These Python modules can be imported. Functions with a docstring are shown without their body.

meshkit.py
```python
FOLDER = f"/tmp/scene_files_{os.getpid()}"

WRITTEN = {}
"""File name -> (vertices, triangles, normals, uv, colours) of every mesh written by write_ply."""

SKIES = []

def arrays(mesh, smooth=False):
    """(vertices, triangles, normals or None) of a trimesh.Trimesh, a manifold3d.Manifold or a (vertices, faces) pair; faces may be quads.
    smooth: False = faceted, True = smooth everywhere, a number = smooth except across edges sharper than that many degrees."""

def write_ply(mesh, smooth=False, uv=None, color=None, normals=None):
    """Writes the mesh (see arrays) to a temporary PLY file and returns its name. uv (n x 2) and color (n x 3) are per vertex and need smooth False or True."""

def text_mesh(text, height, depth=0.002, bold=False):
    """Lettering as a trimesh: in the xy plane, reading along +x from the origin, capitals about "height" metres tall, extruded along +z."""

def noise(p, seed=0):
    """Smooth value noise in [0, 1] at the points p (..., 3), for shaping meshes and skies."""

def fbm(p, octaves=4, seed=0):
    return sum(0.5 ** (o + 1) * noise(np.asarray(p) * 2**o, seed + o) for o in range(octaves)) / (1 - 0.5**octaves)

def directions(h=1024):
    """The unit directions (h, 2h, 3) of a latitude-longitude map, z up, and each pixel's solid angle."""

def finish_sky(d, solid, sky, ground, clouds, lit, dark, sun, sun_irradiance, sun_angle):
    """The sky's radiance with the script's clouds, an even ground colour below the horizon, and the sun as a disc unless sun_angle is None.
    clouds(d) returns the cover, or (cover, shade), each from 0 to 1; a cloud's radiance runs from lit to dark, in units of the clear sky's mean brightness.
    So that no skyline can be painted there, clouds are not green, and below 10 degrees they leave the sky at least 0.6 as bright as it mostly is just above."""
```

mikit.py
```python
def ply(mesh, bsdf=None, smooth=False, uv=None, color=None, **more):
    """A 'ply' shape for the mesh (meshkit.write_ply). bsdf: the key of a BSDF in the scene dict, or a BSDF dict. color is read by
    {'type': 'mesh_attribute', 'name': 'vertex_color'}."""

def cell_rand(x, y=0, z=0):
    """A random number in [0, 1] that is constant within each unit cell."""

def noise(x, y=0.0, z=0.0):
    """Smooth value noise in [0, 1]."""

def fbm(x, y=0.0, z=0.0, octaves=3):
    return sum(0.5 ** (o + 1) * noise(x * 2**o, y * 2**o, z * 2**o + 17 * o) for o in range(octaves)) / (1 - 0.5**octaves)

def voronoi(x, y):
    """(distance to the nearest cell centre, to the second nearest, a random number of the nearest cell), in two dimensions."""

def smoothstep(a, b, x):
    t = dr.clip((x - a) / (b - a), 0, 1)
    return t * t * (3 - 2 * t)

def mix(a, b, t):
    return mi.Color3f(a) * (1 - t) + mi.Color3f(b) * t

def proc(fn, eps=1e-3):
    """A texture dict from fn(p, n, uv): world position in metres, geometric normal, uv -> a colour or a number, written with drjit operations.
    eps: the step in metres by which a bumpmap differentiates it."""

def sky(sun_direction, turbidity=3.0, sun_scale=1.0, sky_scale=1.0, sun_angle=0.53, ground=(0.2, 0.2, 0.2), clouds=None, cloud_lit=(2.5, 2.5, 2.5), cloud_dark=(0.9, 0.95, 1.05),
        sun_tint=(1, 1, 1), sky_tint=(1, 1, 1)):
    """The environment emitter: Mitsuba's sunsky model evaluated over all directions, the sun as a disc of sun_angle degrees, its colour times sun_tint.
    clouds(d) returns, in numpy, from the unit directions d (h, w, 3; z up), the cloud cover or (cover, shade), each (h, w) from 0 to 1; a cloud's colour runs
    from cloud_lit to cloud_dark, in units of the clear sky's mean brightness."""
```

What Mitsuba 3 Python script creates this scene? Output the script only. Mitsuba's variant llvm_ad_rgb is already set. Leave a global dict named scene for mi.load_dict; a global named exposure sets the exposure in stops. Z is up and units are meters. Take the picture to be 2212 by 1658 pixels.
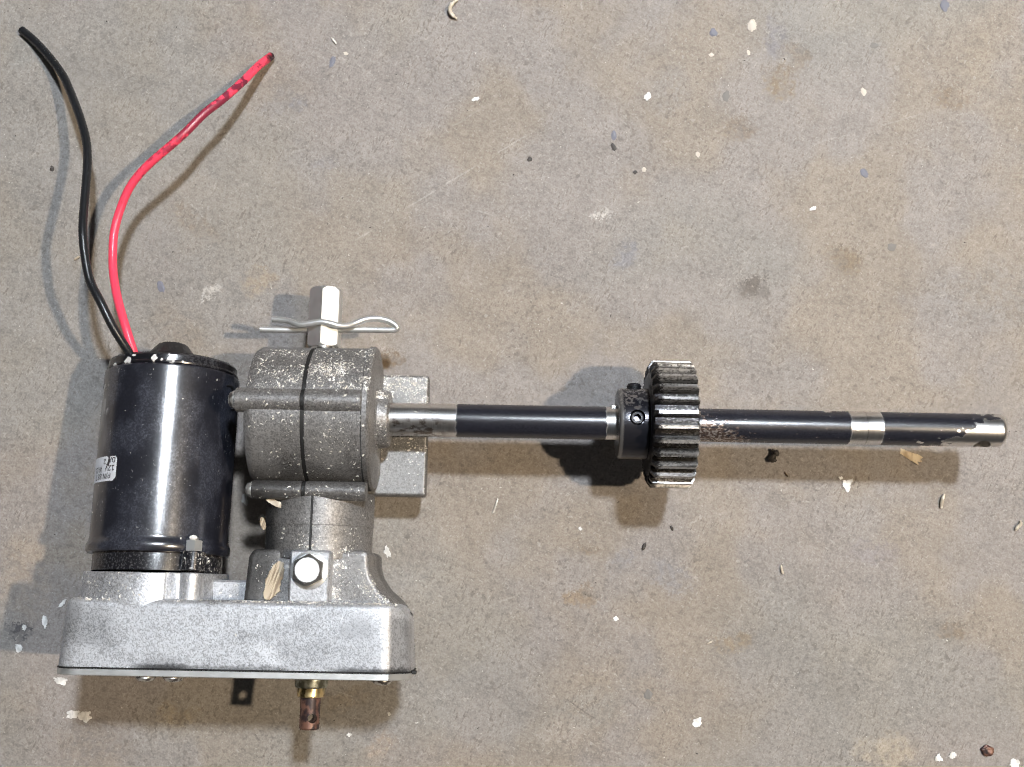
import math
import numpy as np, trimesh, drjit as dr, mitsuba as mi, mikit, meshkit
import manifold3d as m3
from mikit import noise, fbm, smoothstep, mix, cell_rand
from shapely.geometry import Polygon
from shapely import affinity

T = mi.ScalarTransform4f
scene, labels = {}, {}
rng = np.random.default_rng(7)

# ------------------------------------------------------------------ camera, lamps, exposure
HC, F = 0.605, 2523.0          # camera height; focal length in units of a 2212-wide picture
scene['camera'] = dict(type='perspective', fov=2 * math.degrees(math.atan(1106 / F)), fov_axis='x', near_clip=0.01, far_clip=20.0,
                       to_world=T().look_at(origin=[0, 0, HC], target=[0, 0, 0], up=[0, 1, 0]))
scene['room_light'] = dict(type='constant', radiance=dict(type='rgb', value=[0.045, 0.045, 0.046]))  # added even fill without a source, standing in for room bounce
LAMPS = (('warm', (1.36, 0.10, 2.2), 0.035, (4100, 3350, 2450)), ('cool', (0.42, 0.98, 2.2), 0.078, (870, 950, 1040)))
exposure = 0.0

# ------------------------------------------------------------------ frames
TH, YAW = math.radians(10), math.radians(-1.08)
RX = np.array([[1, 0, 0], [0, math.cos(TH), math.sin(TH)], [0, -math.sin(TH), math.cos(TH)]])
RZ = np.array([[math.cos(YAW), -math.sin(YAW), 0], [math.sin(YAW), math.cos(YAW), 0], [0, 0, 1]])
R = RZ @ RX
O = np.array([-0.049, (829 - 911) * 0.222e-3, 0.045])


def L(u, v, z):
    """millimetres in the gear motor's own frame, on its plane z, of a point of the photograph (2212 wide)"""
    d = R.T @ np.array([(u - 1106) / F, (829 - v) / F, -1.0])
    c = R.T @ (np.array([0, 0, HC]) - O)
    return (c + (z / 1000 - c[2]) / d[2] * d) * 1000


def W(p):
    return np.asarray(p, float) / 1000 @ R.T + O


def G(u, v, z=0.0):
    """a point of the photograph at the height z (metres) over the floor"""
    return np.array([(u - 1106) * (HC - z) / F, (829 - v) * (HC - z) / F, z])


def loc(p):
    """world -> gear motor frame, millimetres, in drjit"""
    q = [p.x - float(O[0]), p.y - float(O[1]), p.z - float(O[2])]
    return [sum(float(R[i, k]) * q[i] for i in range(3)) * 1000 for k in range(3)]


# ------------------------------------------------------------------ mesh helpers (millimetres, gear motor frame)
def revolve(profile, axis='y', at=(0, 0), n=72):
    """profile: (radius, station) from one end on the axis to the other; at: the two other coordinates of the axis"""
    p = np.array(profile, float)
    a = np.arange(n) * 2 * np.pi / n
    v = np.stack([p[:, 0, None] * np.cos(a), np.broadcast_to(p[:, 1, None], (len(p), n)), p[:, 0, None] * np.sin(a)], -1).reshape(-1, 3)
    f = []
    for i in range(len(p) - 1):
        for j in range(n):
            k = (j + 1) % n
            f += [[i * n + j, i * n + k, (i + 1) * n + k], [i * n + j, (i + 1) * n + k, (i + 1) * n + j]]
    m = trimesh.Trimesh(v, f, process=False)
    m.merge_vertices(digits_vertex=6)
    m.update_faces(m.nondegenerate_faces())
    m.remove_unreferenced_vertices()
    v = np.array(m.vertices)
    if axis == 'x':
        v = v[:, [1, 0, 2]]
        v = v + [0, at[0], at[1]]
    elif axis == 'z':
        v = v[:, [0, 2, 1]]
        v = v + [at[0], at[1], 0]
    else:
        v = v + [at[0], 0, at[1]]
    m = trimesh.Trimesh(v, m.faces, process=False)
    if m.volume < 0:
        m.invert()
    return m


def rod(r, a, b, axis, at, bev=0.3, n=48):
    s = 1 if b > a else -1
    return revolve([(0, a), (r - bev, a), (r, a + s * bev), (r, b - s * bev), (r - bev, b), (0, b)], axis, at, n)


def ringloft(poly, levels, axis='y', n=220):
    """poly in the two other axes; levels: (station, inward offset)"""
    rings = []
    c = np.array(poly.centroid.coords[0])
    ang = np.linspace(0, 2 * np.pi, n, endpoint=False)
    for s, off in levels:
        q = poly.buffer(-off) if abs(off) > 1e-9 else poly
        ring = q.exterior
        pts = np.array([ring.interpolate(t, normalized=True).coords[0] for t in np.linspace(0, 1, 2000, endpoint=False)])
        th = np.unwrap(np.arctan2(pts[:, 1] - c[1], pts[:, 0] - c[0]))
        if th[-1] < th[0]:
            pts, th = pts[::-1], th[::-1]
        th0 = th[0]
        want = th0 + np.mod(ang - th0, 2 * np.pi)
        th2 = np.append(th, th[0] + 2 * np.pi)
        p2 = np.vstack([pts, pts[:1]])
        th2 = np.maximum.accumulate(th2)
        rings.append(np.stack([np.interp(want, th2, p2[:, 0]), np.full(n, s), np.interp(want, th2, p2[:, 1])], -1))
    m = len(rings)
    cen = [[c[0], levels[0][0], c[1]], [c[0], levels[-1][0], c[1]]]
    v = np.vstack(rings + [np.array(cen)])
    f = []
    for i in range(m - 1):
        for j in range(n):
            k = (j + 1) % n
            f += [[i * n + j, i * n + k, (i + 1) * n + k], [i * n + j, (i + 1) * n + k, (i + 1) * n + j]]
    for j in range(n):
        k = (j + 1) % n
        f += [[m * n, k, j], [m * n + 1, (m - 1) * n + j, (m - 1) * n + k]]
    if axis == 'z':
        v = v[:, [0, 2, 1]]
    elif axis == 'x':
        v = v[:, [1, 0, 2]]
    t = trimesh.Trimesh(v, f, process=False)
    if t.volume < 0:
        t.invert()
    return t


def man(m):
    return m3.Manifold(m3.Mesh(np.asarray(m.vertices, np.float32), np.asarray(m.faces, np.uint32)))


def tri(m):
    q = m.to_mesh()
    t = trimesh.Trimesh(q.vert_properties[:, :3], q.tri_verts, process=False)
    t.merge_vertices(digits_vertex=4)
    t.update_faces(t.nondegenerate_faces())
    return t


def union(*ms):
    out = man(ms[0])
    for m in ms[1:]:
        out = out + man(m)
    return tri(out)


def box(x0, x1, y0, y1, z0, z1, bev=0.6):
    e = [np.array([[x, y, z] for x in (x0 + a, x1 - a) for y in (y0 + b, y1 - b) for z in (z0 + c, z1 - c)])
         for a, b, c in ((0, bev, bev), (bev, 0, bev), (bev, bev, 0))]
    return trimesh.convex.convex_hull(np.vstack(e))


def rounded_box(x0, x1, y0, y1, z0, z1, r):
    pts = np.array([[x, y, z] for x in (x0 + r, x1 - r) for y in (y0 + r, y1 - r) for z in (z0 + r, z1 - r)])
    s = trimesh.creation.icosphere(2, r).vertices
    return trimesh.convex.convex_hull((pts[:, None] + s[None]).reshape(-1, 3))


def tube(path, r, n=20, per=6, taper=None):
    """a round wire along a Catmull-Rom curve through the points"""
    p = np.array(path, float)
    q = np.vstack([2 * p[0] - p[1], p, 2 * p[-1] - p[-2]])
    c = []
    for i in range(1, len(q) - 2):
        for t in np.arange(per) / per:
            c.append(0.5 * (2 * q[i] + (q[i + 1] - q[i - 1]) * t + (2 * q[i - 1] - 5 * q[i] + 4 * q[i + 1] - q[i + 2]) * t * t
                            + (3 * q[i] - q[i - 1] - 3 * q[i + 1] + q[i + 2]) * t ** 3))
    c = np.array(c + [q[-2]])
    d = np.gradient(c, axis=0)
    d /= np.linalg.norm(d, axis=1, keepdims=True)
    u = np.cross(d[0], [0, 0, 1.0])
    if np.linalg.norm(u) < 1e-3:
        u = np.cross(d[0], [1.0, 0, 0])
    rings = []
    a = np.arange(n) * 2 * np.pi / n
    for i in range(len(c)):
        u = u - d[i] * (u @ d[i])
        u /= np.linalg.norm(u)
        w = np.cross(d[i], u)
        rr = r if taper is None else r * taper[min(i * len(taper) // len(c), len(taper) - 1)]
        rings.append(c[i] + rr * (np.cos(a)[:, None] * u + np.sin(a)[:, None] * w))
    m = len(c)
    v = np.vstack(rings + [c[:1], c[-1:]])
    f = []
    for i in range(m - 1):
        for j in range(n):
            k = (j + 1) % n
            f += [[i * n + j, i * n + k, (i + 1) * n + k], [i * n + j, (i + 1) * n + k, (i + 1) * n + j]]
    for j in range(n):
        k = (j + 1) % n
        f += [[m * n, k, j], [m * n + 1, (m - 1) * n + j, (m - 1) * n + k]]
    t = trimesh.Trimesh(v, f, process=False)
    if t.volume < 0:
        t.invert()
    return t


def hexprism(r, a, b, axis, at, turn, chamfer=1.2, both=True, top=0.885):
    """hexagon of circumradius r with corners chamfered as on a nut"""
    ang = np.arange(6) * np.pi / 3 + math.radians(turn)
    poly = Polygon(np.stack([r * np.cos(ang), r * np.sin(ang)], 1))
    m = trimesh.creation.extrude_polygon(poly, abs(b - a), engine='earcut')
    v = np.array(m.vertices)
    lo = min(a, b)
    if axis == 'y':
        v = np.stack([v[:, 0] + at[0], v[:, 2] + lo, v[:, 1] + at[1]], 1)
    else:
        v = np.stack([v[:, 0] + at[0], v[:, 1] + at[1], v[:, 2] + lo], 1)
    m = trimesh.Trimesh(v, m.faces, process=False)
    if m.volume < 0:
        m.invert()
    rc = r * 0.885
    hi = max(a, b)
    prof = [(0, lo), (rc if both else r + 1, lo), (r + 0.05, lo + chamfer * 0.6) if both else (r + 1, lo + 0.01), (r + 0.05, hi - chamfer), (r * top, hi), (0, hi)]
    return tri(man(m) ^ man(revolve(prof, axis, at, 64)))


# ------------------------------------------------------------------ scene helpers
def put(key, mesh, bsdf, smooth=38, local=True, **more):
    base, k = key, 0
    while key in scene:
        k += 1
        key = f'{base}_{k:03d}'
    m = trimesh.Trimesh(np.array(mesh.vertices), np.array(mesh.faces), process=False)
    if local:
        if key.startswith(GM + '__motor'):      # the can sags a little towards its tail
            c, d = math.cos(SAG), math.sin(SAG)
            q = np.array(m.vertices) - [0, -66.0, MZ]
            m.vertices = np.stack([q[:, 0], q[:, 1] * c + q[:, 2] * d, q[:, 2] * c - q[:, 1] * d], 1) + [0, -66.0, MZ]
        m.vertices = W(m.vertices)
    scene[key] = mikit.ply(m, bsdf, smooth=smooth, **more)
    MESH[key] = m
    return key


MESH = {}
SAG = math.radians(2.5)


def tag(key, label, category=None, group=None, kind=None):
    labels[key] = {'label': label}
    if category:
        labels[key]['category'] = category
    if group:
        labels[key]['group'] = group
    if kind:
        labels[key]['kind'] = kind
    return key


def bsdf(key, base, rough=0.5, metallic=0.0, bump=None, bump_scale=1.0, bump_eps=2e-4, **more):
    def tx(v):
        if callable(v):
            return mikit.proc(v)
        return dict(type='rgb', value=list(v)) if isinstance(v, (tuple, list)) else float(v)
    d = dict(type='principled', base_color=tx(base), roughness=tx(rough), metallic=tx(metallic), **more)
    if bump is not None:
        d = dict(type='bumpmap', height=mikit.proc(bump, eps=bump_eps), scale=bump_scale, bsdf=d)
    scene[key] = dict(type='twosided', bsdf=d)


def lin(r, g, b):
    return tuple(((c / 255 + 0.055) / 1.055) ** 2.4 if c > 10 else c / 255 / 12.92 for c in (r, g, b))


C3 = mi.Color3f

# ------------------------------------------------------------------ the floor
def n2(p, s, z=0.0):
    return noise(p.x * s, p.y * s, z)


# stains and pale patches of the concrete: picture place (u, v), radii, turn, strength, colour
STAINS = [
    (1626, 628, 36, 22, -10, 0.55, (0.115, 0.095, 0.08)), (1675, 88, 30, 46, 0, 0.65, (0.215, 0.205, 0.215)),
    (40, 1372, 24, 20, 0, 0.85, (0.085, 0.08, 0.085)), (840, 772, 30, 22, 10, 0.6, (0.16, 0.11, 0.06)),
    (1683, 180, 40, 34, 30, 0.55, (0.22, 0.165, 0.1)), (1600, 270, 36, 26, 0, 0.4, (0.2, 0.15, 0.1)), (1720, 120, 24, 40, 20, 0.35, (0.2, 0.15, 0.1)),
    (2063, 200, 42, 24, -25, 0.5, (0.19, 0.14, 0.09)), (1830, 560, 46, 34, -15, 0.5, (0.2, 0.15, 0.095)), (1250, 1291, 38, 16, 15, 0.55, (0.24, 0.18, 0.12)),
    (1268, 1182, 34, 12, 0, 0.4, (0.2, 0.15, 0.1)), (1580, 1390, 40, 22, 0, 0.45, (0.25, 0.19, 0.12)), (2050, 1360, 40, 26, 20, 0.45, (0.2, 0.15, 0.1)),
    (2140, 640, 150, 80, 0, 0.25, (0.27, 0.27, 0.28)), (1450, 1250, 60, 34, -20, 0.4, (0.24, 0.24, 0.26)), (1340, 1210, 36, 22, 30, 0.35, (0.24, 0.24, 0.26)),
    (1350, 552, 32, 26, 40, 0.45, (0.23, 0.23, 0.26)), (600, 225, 40, 34, 20, 0.4, (0.23, 0.22, 0.22)), (640, 215, 20, 26, -20, 0.45, (0.2, 0.2, 0.22)),
    (1440, 200, 60, 50, 0, 0.3, (0.26, 0.25, 0.25)), (60, 110, 46, 40, 0, 0.4, (0.24, 0.24, 0.23)), (300, 190, 40, 30, 0, 0.3, (0.24, 0.23, 0.22)),
    (560, 40, 60, 22, 20, 0.35, (0.24, 0.22, 0.2)), (452, 628, 24, 14, 30, 0.6, (0.52, 0.5, 0.47)), (1310, 470, 22, 8, 15, 0.5, (0.55, 0.53, 0.5)),
    (1920, 1622, 70, 34, 0, 0.45, (0.42, 0.36, 0.28)), (820, 1610, 40, 30, 60, 0.55, (0.36, 0.29, 0.23)), (390, 1545, 50, 20, 10, 0.45, (0.36, 0.3, 0.22)),
    (1250, 1550, 120, 50, 30, 0.3, (0.27, 0.265, 0.255)), (1220, 1585, 50, 36, 0, 0.35, (0.38, 0.33, 0.29)), (200, 1620, 80, 60, 0, 0.3, (0.24, 0.2, 0.16)),
    (40, 1600, 70, 60, 0, 0.35, (0.25, 0.23, 0.21)), (720, 1520, 80, 30, 20, 0.3, (0.24, 0.19, 0.13)), (520, 1640, 60, 26, 0, 0.3, (0.25, 0.23, 0.2)),
    (900, 1180, 40, 60, 0, 0.25, (0.27, 0.235, 0.215)), (1880, 1195, 60, 22, 0, 0.3, (0.27, 0.25, 0.27)), (2110, 130, 40, 60, 0, 0.25, (0.34, 0.29, 0.23)),
    (380, 720, 60, 90, 20, 0.25, (0.26, 0.215, 0.17)), (560, 610, 40, 30, 0, 0.4, (0.34, 0.27, 0.19)), (60, 1250, 60, 100, 0, 0.25, (0.36, 0.29, 0.22)),
    (420, 480, 60, 20, -40, 0.35, (0.24, 0.19, 0.14)), (1290, 905, 40, 60, 0, 0.3, (0.23, 0.225, 0.225)), (700, 360, 34, 16, 0, 0.35, (0.24, 0.23, 0.24)),
]
SCRATCHES = [((1700, 330), (2010, 240), 0.16), ((1180, 700), (1420, 560), 0.14), ((1500, 1300), (1930, 1480), 0.14), ((930, 300), (1120, 190), 0.15), ((1010, 1330), (1180, 1260), 0.14), ((1600, 1120), (1750, 1300), -0.2), ((1450, 420), (1475, 520), 0.2),
             ((760, 524), (1217, 243), 0.3), ((1330, 27), (1390, 3), 0.5), ((1075, 470), (955, 430), 0.3), ((1190, 1490), (1330, 1580), -0.5),
             ((1340, 1500), (1400, 1545), -0.45), ((300, 1290), (230, 1180), 0.2), ((1990, 60), (2030, 98), 0.4), ((820, 1610), (700, 1640), 0.25),
             ((720, 1490), (870, 1550), 0.3), ((230, 1500), (330, 1640), 0.2), ((1500, 260), (1520, 330), 0.25), ((650, 800), (780, 742), 0.2)]


def turned(p, deg, s):
    c, d = math.cos(math.radians(deg)) * s, math.sin(math.radians(deg)) * s
    return p.x * c + p.y * d, p.y * c - p.x * d


def floor_color(p, n, uv):
    big = fbm(*turned(p, 25, 9), 3.0, 3)
    hue = fbm(*turned(p, 40, 26), 8.0, 4)
    mid = fbm(*turned(p, 15, 95), 1.0, 4)
    fine = noise(*turned(p, 33, 830), 2.0)
    fine2 = noise(*turned(p, 62, 1750), 5.0)
    grain = noise(*turned(p, 20, 430), 9.0)
    c = mix((0.288, 0.250, 0.213), (0.282, 0.257, 0.242), smoothstep(0.36, 0.64, hue))
    c = mix(c, (0.262, 0.254, 0.238), smoothstep(0.48, 0.72, big) * 0.6)
    tick = noise(*turned(p, 12, 1500), 21.0) * 0.5 + noise(turned(p, -25, 520)[0], turned(p, -25, 1900)[1], 23.0) * 0.5
    tick2 = noise(turned(p, 65, 480)[0], turned(p, 65, 1900)[1], 27.0)
    wx, wy = (mid - 0.5) * 0.010, (noise(*turned(p, 50, 95), 4.0) - 0.5) * 0.008
    gx, gy = (fine - 0.5) * 0.004, (fine2 - 0.5) * 0.004
    px_, py_ = p.x + wx + gx, p.y + wy + gy
    for u, v, ru, rv, a, s, col in STAINS:
        cx, cy, _ = G(u, v)
        ca, sa = math.cos(math.radians(a)), math.sin(math.radians(a))
        k = HC / F
        dx, dy = px_ - float(cx), py_ - float(cy)
        d = dr.sqrt(dr.square((dx * ca + dy * sa) / (ru * k)) + dr.square((dy * ca - dx * sa) / (rv * k)))
        c = mix(c, col, (1 - smoothstep(0.55, 1.25, d)) * min(s * 1.35, 0.9) * (0.45 + 0.55 * smoothstep(0.3, 0.6, grain)))
    for (u0, v0), (u1, v1), s in SCRATCHES:
        a, b = G(u0, v0), G(u1, v1)
        e = (b - a)[:2]
        ln = float(np.linalg.norm(e))
        e = e / ln
        dx, dy = p.x + wx * 0.12 - float(a[0]), p.y + wy * 0.12 - float(a[1])
        t = dx * float(e[0]) + dy * float(e[1])
        w = dr.abs(dy * float(e[0]) - dx * float(e[1]))
        on = (1 - smoothstep(0.0001, 0.0007, w)) * smoothstep(0, 0.01, t) * (1 - smoothstep(ln - 0.01, ln, t)) * smoothstep(0.4, 0.6, noise(t * 130, s * 9, 3.0))
        c = mix(c, (0.56, 0.54, 0.5) if s > 0 else (0.12, 0.1, 0.09), on * abs(s))
    trowel = fbm(turned(p, -18, 11)[0], turned(p, -18, 70)[1], 31.0, 4)
    c = c * (0.35 + 0.15 * trowel + 0.22 * mid + 0.16 * fine + 0.12 * grain + 0.30 * fine2 + 0.26 * tick)
    c = mix(c, (0.11, 0.09, 0.072), smoothstep(0.72, 0.9, tick2) * smoothstep(0.4, 0.7, mid) * 0.45)
    pit = smoothstep(0.74, 0.9, noise(*turned(p, 28, 700), 12.0)) * smoothstep(0.45, 0.65, fbm(*turned(p, 70, 34), 6.0, 2))
    c = mix(c, (0.1, 0.085, 0.07), pit * 0.35)
    speck = smoothstep(0.86, 0.95, noise(*turned(p, 52, 850), 15.0))
    return mix(c, (0.5, 0.47, 0.43), speck * 0.35)


def floor_height(p, n, uv):
    return (0.35 * noise(*turned(p, 33, 640), 3.0) + 0.25 * noise(*turned(p, 12, 1300), 6.0) + 0.8 * fbm(*turned(p, 55, 110), 2.0, 3)) * 0.0005


bsdf('mat_floor', floor_color, 0.62, bump=floor_height, bump_scale=1.0, bump_eps=2.5e-4, specular=0.3)
gx, gy = np.meshgrid(np.linspace(-4, 4, 61), np.linspace(-4, 4, 51))
v = np.stack([gx.ravel(), gy.ravel(), np.zeros(gx.size)], 1)
i = np.arange(50 * 60)
q = (i // 60) * 61 + i % 60
put('concrete_floor', trimesh.Trimesh(v, np.vstack([np.stack([q, q + 1, q + 62], 1), np.stack([q, q + 62, q + 61], 1)]), process=False), 'mat_floor', smooth=False, local=False)
tag('concrete_floor', 'worn grey brown concrete floor with stains and scratches', kind='structure')

# ------------------------------------------------------------------ lamps over the bench (outside the picture)
bsdf('mat_lamp', (0.7, 0.7, 0.68), 0.4)
for name, at, r, power in LAMPS:
    k = 'ceiling_lamp' if name == 'warm' else 'ceiling_lamp_001'
    at = np.array(at)
    scene[k + '__bulb'] = dict(type='sphere', center=at.tolist(), radius=r, emitter=dict(type='area', radiance=dict(type='rgb', value=list(map(float, power)))))
    sh = revolve([(0.02, 0.12), (r * 1.5, 0.11), (r * 2.4, 0.03), (r * 2.38, 0.03), (r * 1.48, 0.105), (0.02, 0.115)], 'z', (0, 0), 32)
    sh.vertices += at
    put(k + '__lamp_shade', sh, 'mat_lamp', local=False)
    tag(k, f'{name} ceiling lamp hanging out of view above the floor', 'ceiling lamp')

# ------------------------------------------------------------------ materials of the gear motor
def cast(dark, light, seed, oil_shade=None, contrast=1.0):
    def f(p, n, uv):
        s = noise(p.x * 2500 + seed, p.y * 2300 + p.x * 900, p.z * 2500)
        s2 = noise(p.x * 900 + seed - p.y * 500, p.y * 1000 + p.x * 500, p.z * 1000)
        m = fbm(p.x * 60 + seed, p.y * 60, p.z * 60, 3)
        t = smoothstep(0.2, 0.75, 0.7 * s + 0.3 * s2)
        c = mix(dark, light, dr.clip(0.25 + 0.75 * t + (m - 0.5) * 0.9 * contrast, 0, 1))
        if oil_shade is not None:
            c = c * (1 - oil_shade(p, m, s2))
        return c
    return f


def cast_bump(p, n, uv):
    return (noise(p.x * 1400, p.y * 1400, p.z * 1400) + 0.6 * noise(p.x * 700, p.y * 700, p.z * 700)) * 0.000045


def tower_oil_shade(p, m, s):
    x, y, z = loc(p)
    a = smoothstep(-50, -64, x + (m - 0.5) * 26) * smoothstep(-20, -44, y) * 0.72  # left flank: oily, with its shade painted into the colour too
    b = smoothstep(-18, -30, y + (m - 0.5) * 16) * smoothstep(-46, -34, y) * 0.35  # darker band along the lower side of the round housing
    d = smoothstep(-12, -18, z + (m - 0.5) * 6) * 0.3  # darker towards the underside
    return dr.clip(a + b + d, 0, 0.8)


def case_oil(p, m, s):
    x, y, z = loc(p)
    blot = smoothstep(0.45, 0.62, fbm(x * 0.03 + 5, y * 0.04, z * 0.04, 3)) * 0.3
    # dirt rubbed along the cover joint
    e = smoothstep(-112.6, -114.6, y + (s - 0.5) * 1.2) * smoothstep(0.45, 0.6, noise(x * 0.05, 3.0, 0.0)) * 0.55
    return e + blot + smoothstep(0.62, 0.75, m) * 0.15


bsdf('mat_cast', cast((0.22, 0.223, 0.232), (0.60, 0.613, 0.64), 3.0, case_oil), 0.5, 0.62, bump=cast_bump)
bsdf('mat_cast_dirty_shade', cast((0.085, 0.081, 0.079), (0.27, 0.264, 0.26), 9.0, tower_oil_shade), 0.5, 0.58, bump=cast_bump)
bsdf('mat_plate', cast((0.08, 0.076, 0.072), (0.23, 0.225, 0.22), 5.0), 0.5, 0.6, bump=cast_bump)


def motor_dust(p):
    x, y, z = loc(p)
    m = fbm(x * 0.085 + 3 + y * 0.03, y * 0.06 - x * 0.03, z * 0.085, 4)
    g = noise(x * 1.7, y * 1.7, z * 1.7) * 0.6 + noise(x * 3.2, y * 3.2, z * 3.2) * 0.4
    patch = 0.15 + 0.85 * smoothstep(0.36, 0.62, m)
    return patch, g


def motor_color(p, n, uv):
    x, y, z = loc(p)
    patch, g = motor_dust(p)
    c = mix((0.006, 0.0065, 0.011), (0.044, 0.048, 0.064), patch * (0.3 + 0.7 * smoothstep(0.3, 0.85, g)))  # blue of the bright sheen tinted into paint and dust
    sp = smoothstep(0.83, 0.9, noise(x * 1.4 + 40, y * 1.4, z * 1.4)) * smoothstep(0.5, 0.62, noise(x * 0.12, y * 0.12, z * 0.12 + 9))
    c = mix(c, (0.4, 0.4, 0.39), sp * 0.3)
    # scuffed grey patch near the tail, on the left, and a long rub down the left flank
    d = dr.sqrt(dr.square((x + 144) / 5) + dr.square((y - 8 + noise(x * .3, y * .3, 1.) * 5) / 9))
    c = mix(c, (0.24, 0.24, 0.25), (1 - smoothstep(0.7, 1.0, d + (g - 0.5) * 0.5)) * smoothstep(0.42, 0.6, noise(x * 0.35, y * 0.22, z * 0.2)) * 0.85)
    rub = smoothstep(-138, -146, x + (noise(x * .2, y * .08, 4.) - .5) * 9) * smoothstep(14, 4, y) * smoothstep(-50, -20, y)
    return mix(c, (0.13, 0.125, 0.125), rub * 0.75)


def motor_rough(p, n, uv):
    patch, g = motor_dust(p)
    return 0.18 + 0.09 * patch * smoothstep(0.3, 0.8, g)


def motor_bump(p, n, uv):
    return noise(p.x * 1500, p.y * 1500, p.z * 1500) * 0.000008


def cap_color(p, n, uv):
    x, y, z = loc(p)
    g = noise(x * 1.7, y * 1.7, z * 1.7)
    c = mix((0.007, 0.007, 0.009), (0.04, 0.04, 0.045), smoothstep(0.4, 0.8, g) * smoothstep(0.42, 0.6, fbm(x * 0.07, y * 0.07, z * 0.07, 2)))
    for cx, cy, rx, ry in ((-131, 23.6, 2.4, 1.7), (-117.8, 24.4, 1.7, 1.8), (-110.5, 24.4, 2.1, 2.0), (-114.3, 23.8, 0.6, 0.7), (-138.5, 22.6, 1.4, 1.3), (-105, 23.4, .5, .5), (-128.2, 26.2, 1.3, .6)):
        d = dr.sqrt(dr.square((x - cx) / rx) + dr.square((y - cy) / ry)) + (noise(x * 0.9, y * 0.9, 2.0) - 0.5) * 0.9
        c = mix(c, (0.62, 0.61, 0.6), (1 - smoothstep(0.75, 0.95, d)) * smoothstep(0, 8, z))
    return c


bsdf('mat_motor', motor_color, motor_rough, bump=motor_bump, specular=0.9, clearcoat=1.0, clearcoat_gloss=0.9)
bsdf('mat_cap', cap_color, 0.2, bump=motor_bump, specular=0.8)
bsdf('mat_black', (0.008, 0.008, 0.009), 0.28, specular=0.5)


def bell_color(p, n, uv):
    x, y, z = loc(p)
    sp = smoothstep(0.7, 0.8, noise(x * 1.3 + 9, y * 1.3, z * 1.3)) * smoothstep(-108, -92, x)
    g = noise(x * 2.2, y * 2.2, z * 2.2)
    return mix(mix((0.008, 0.008, 0.01), (0.07, 0.07, 0.075), smoothstep(0.55, 0.8, g)), (0.5, 0.48, 0.45), sp * 0.75)


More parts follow.
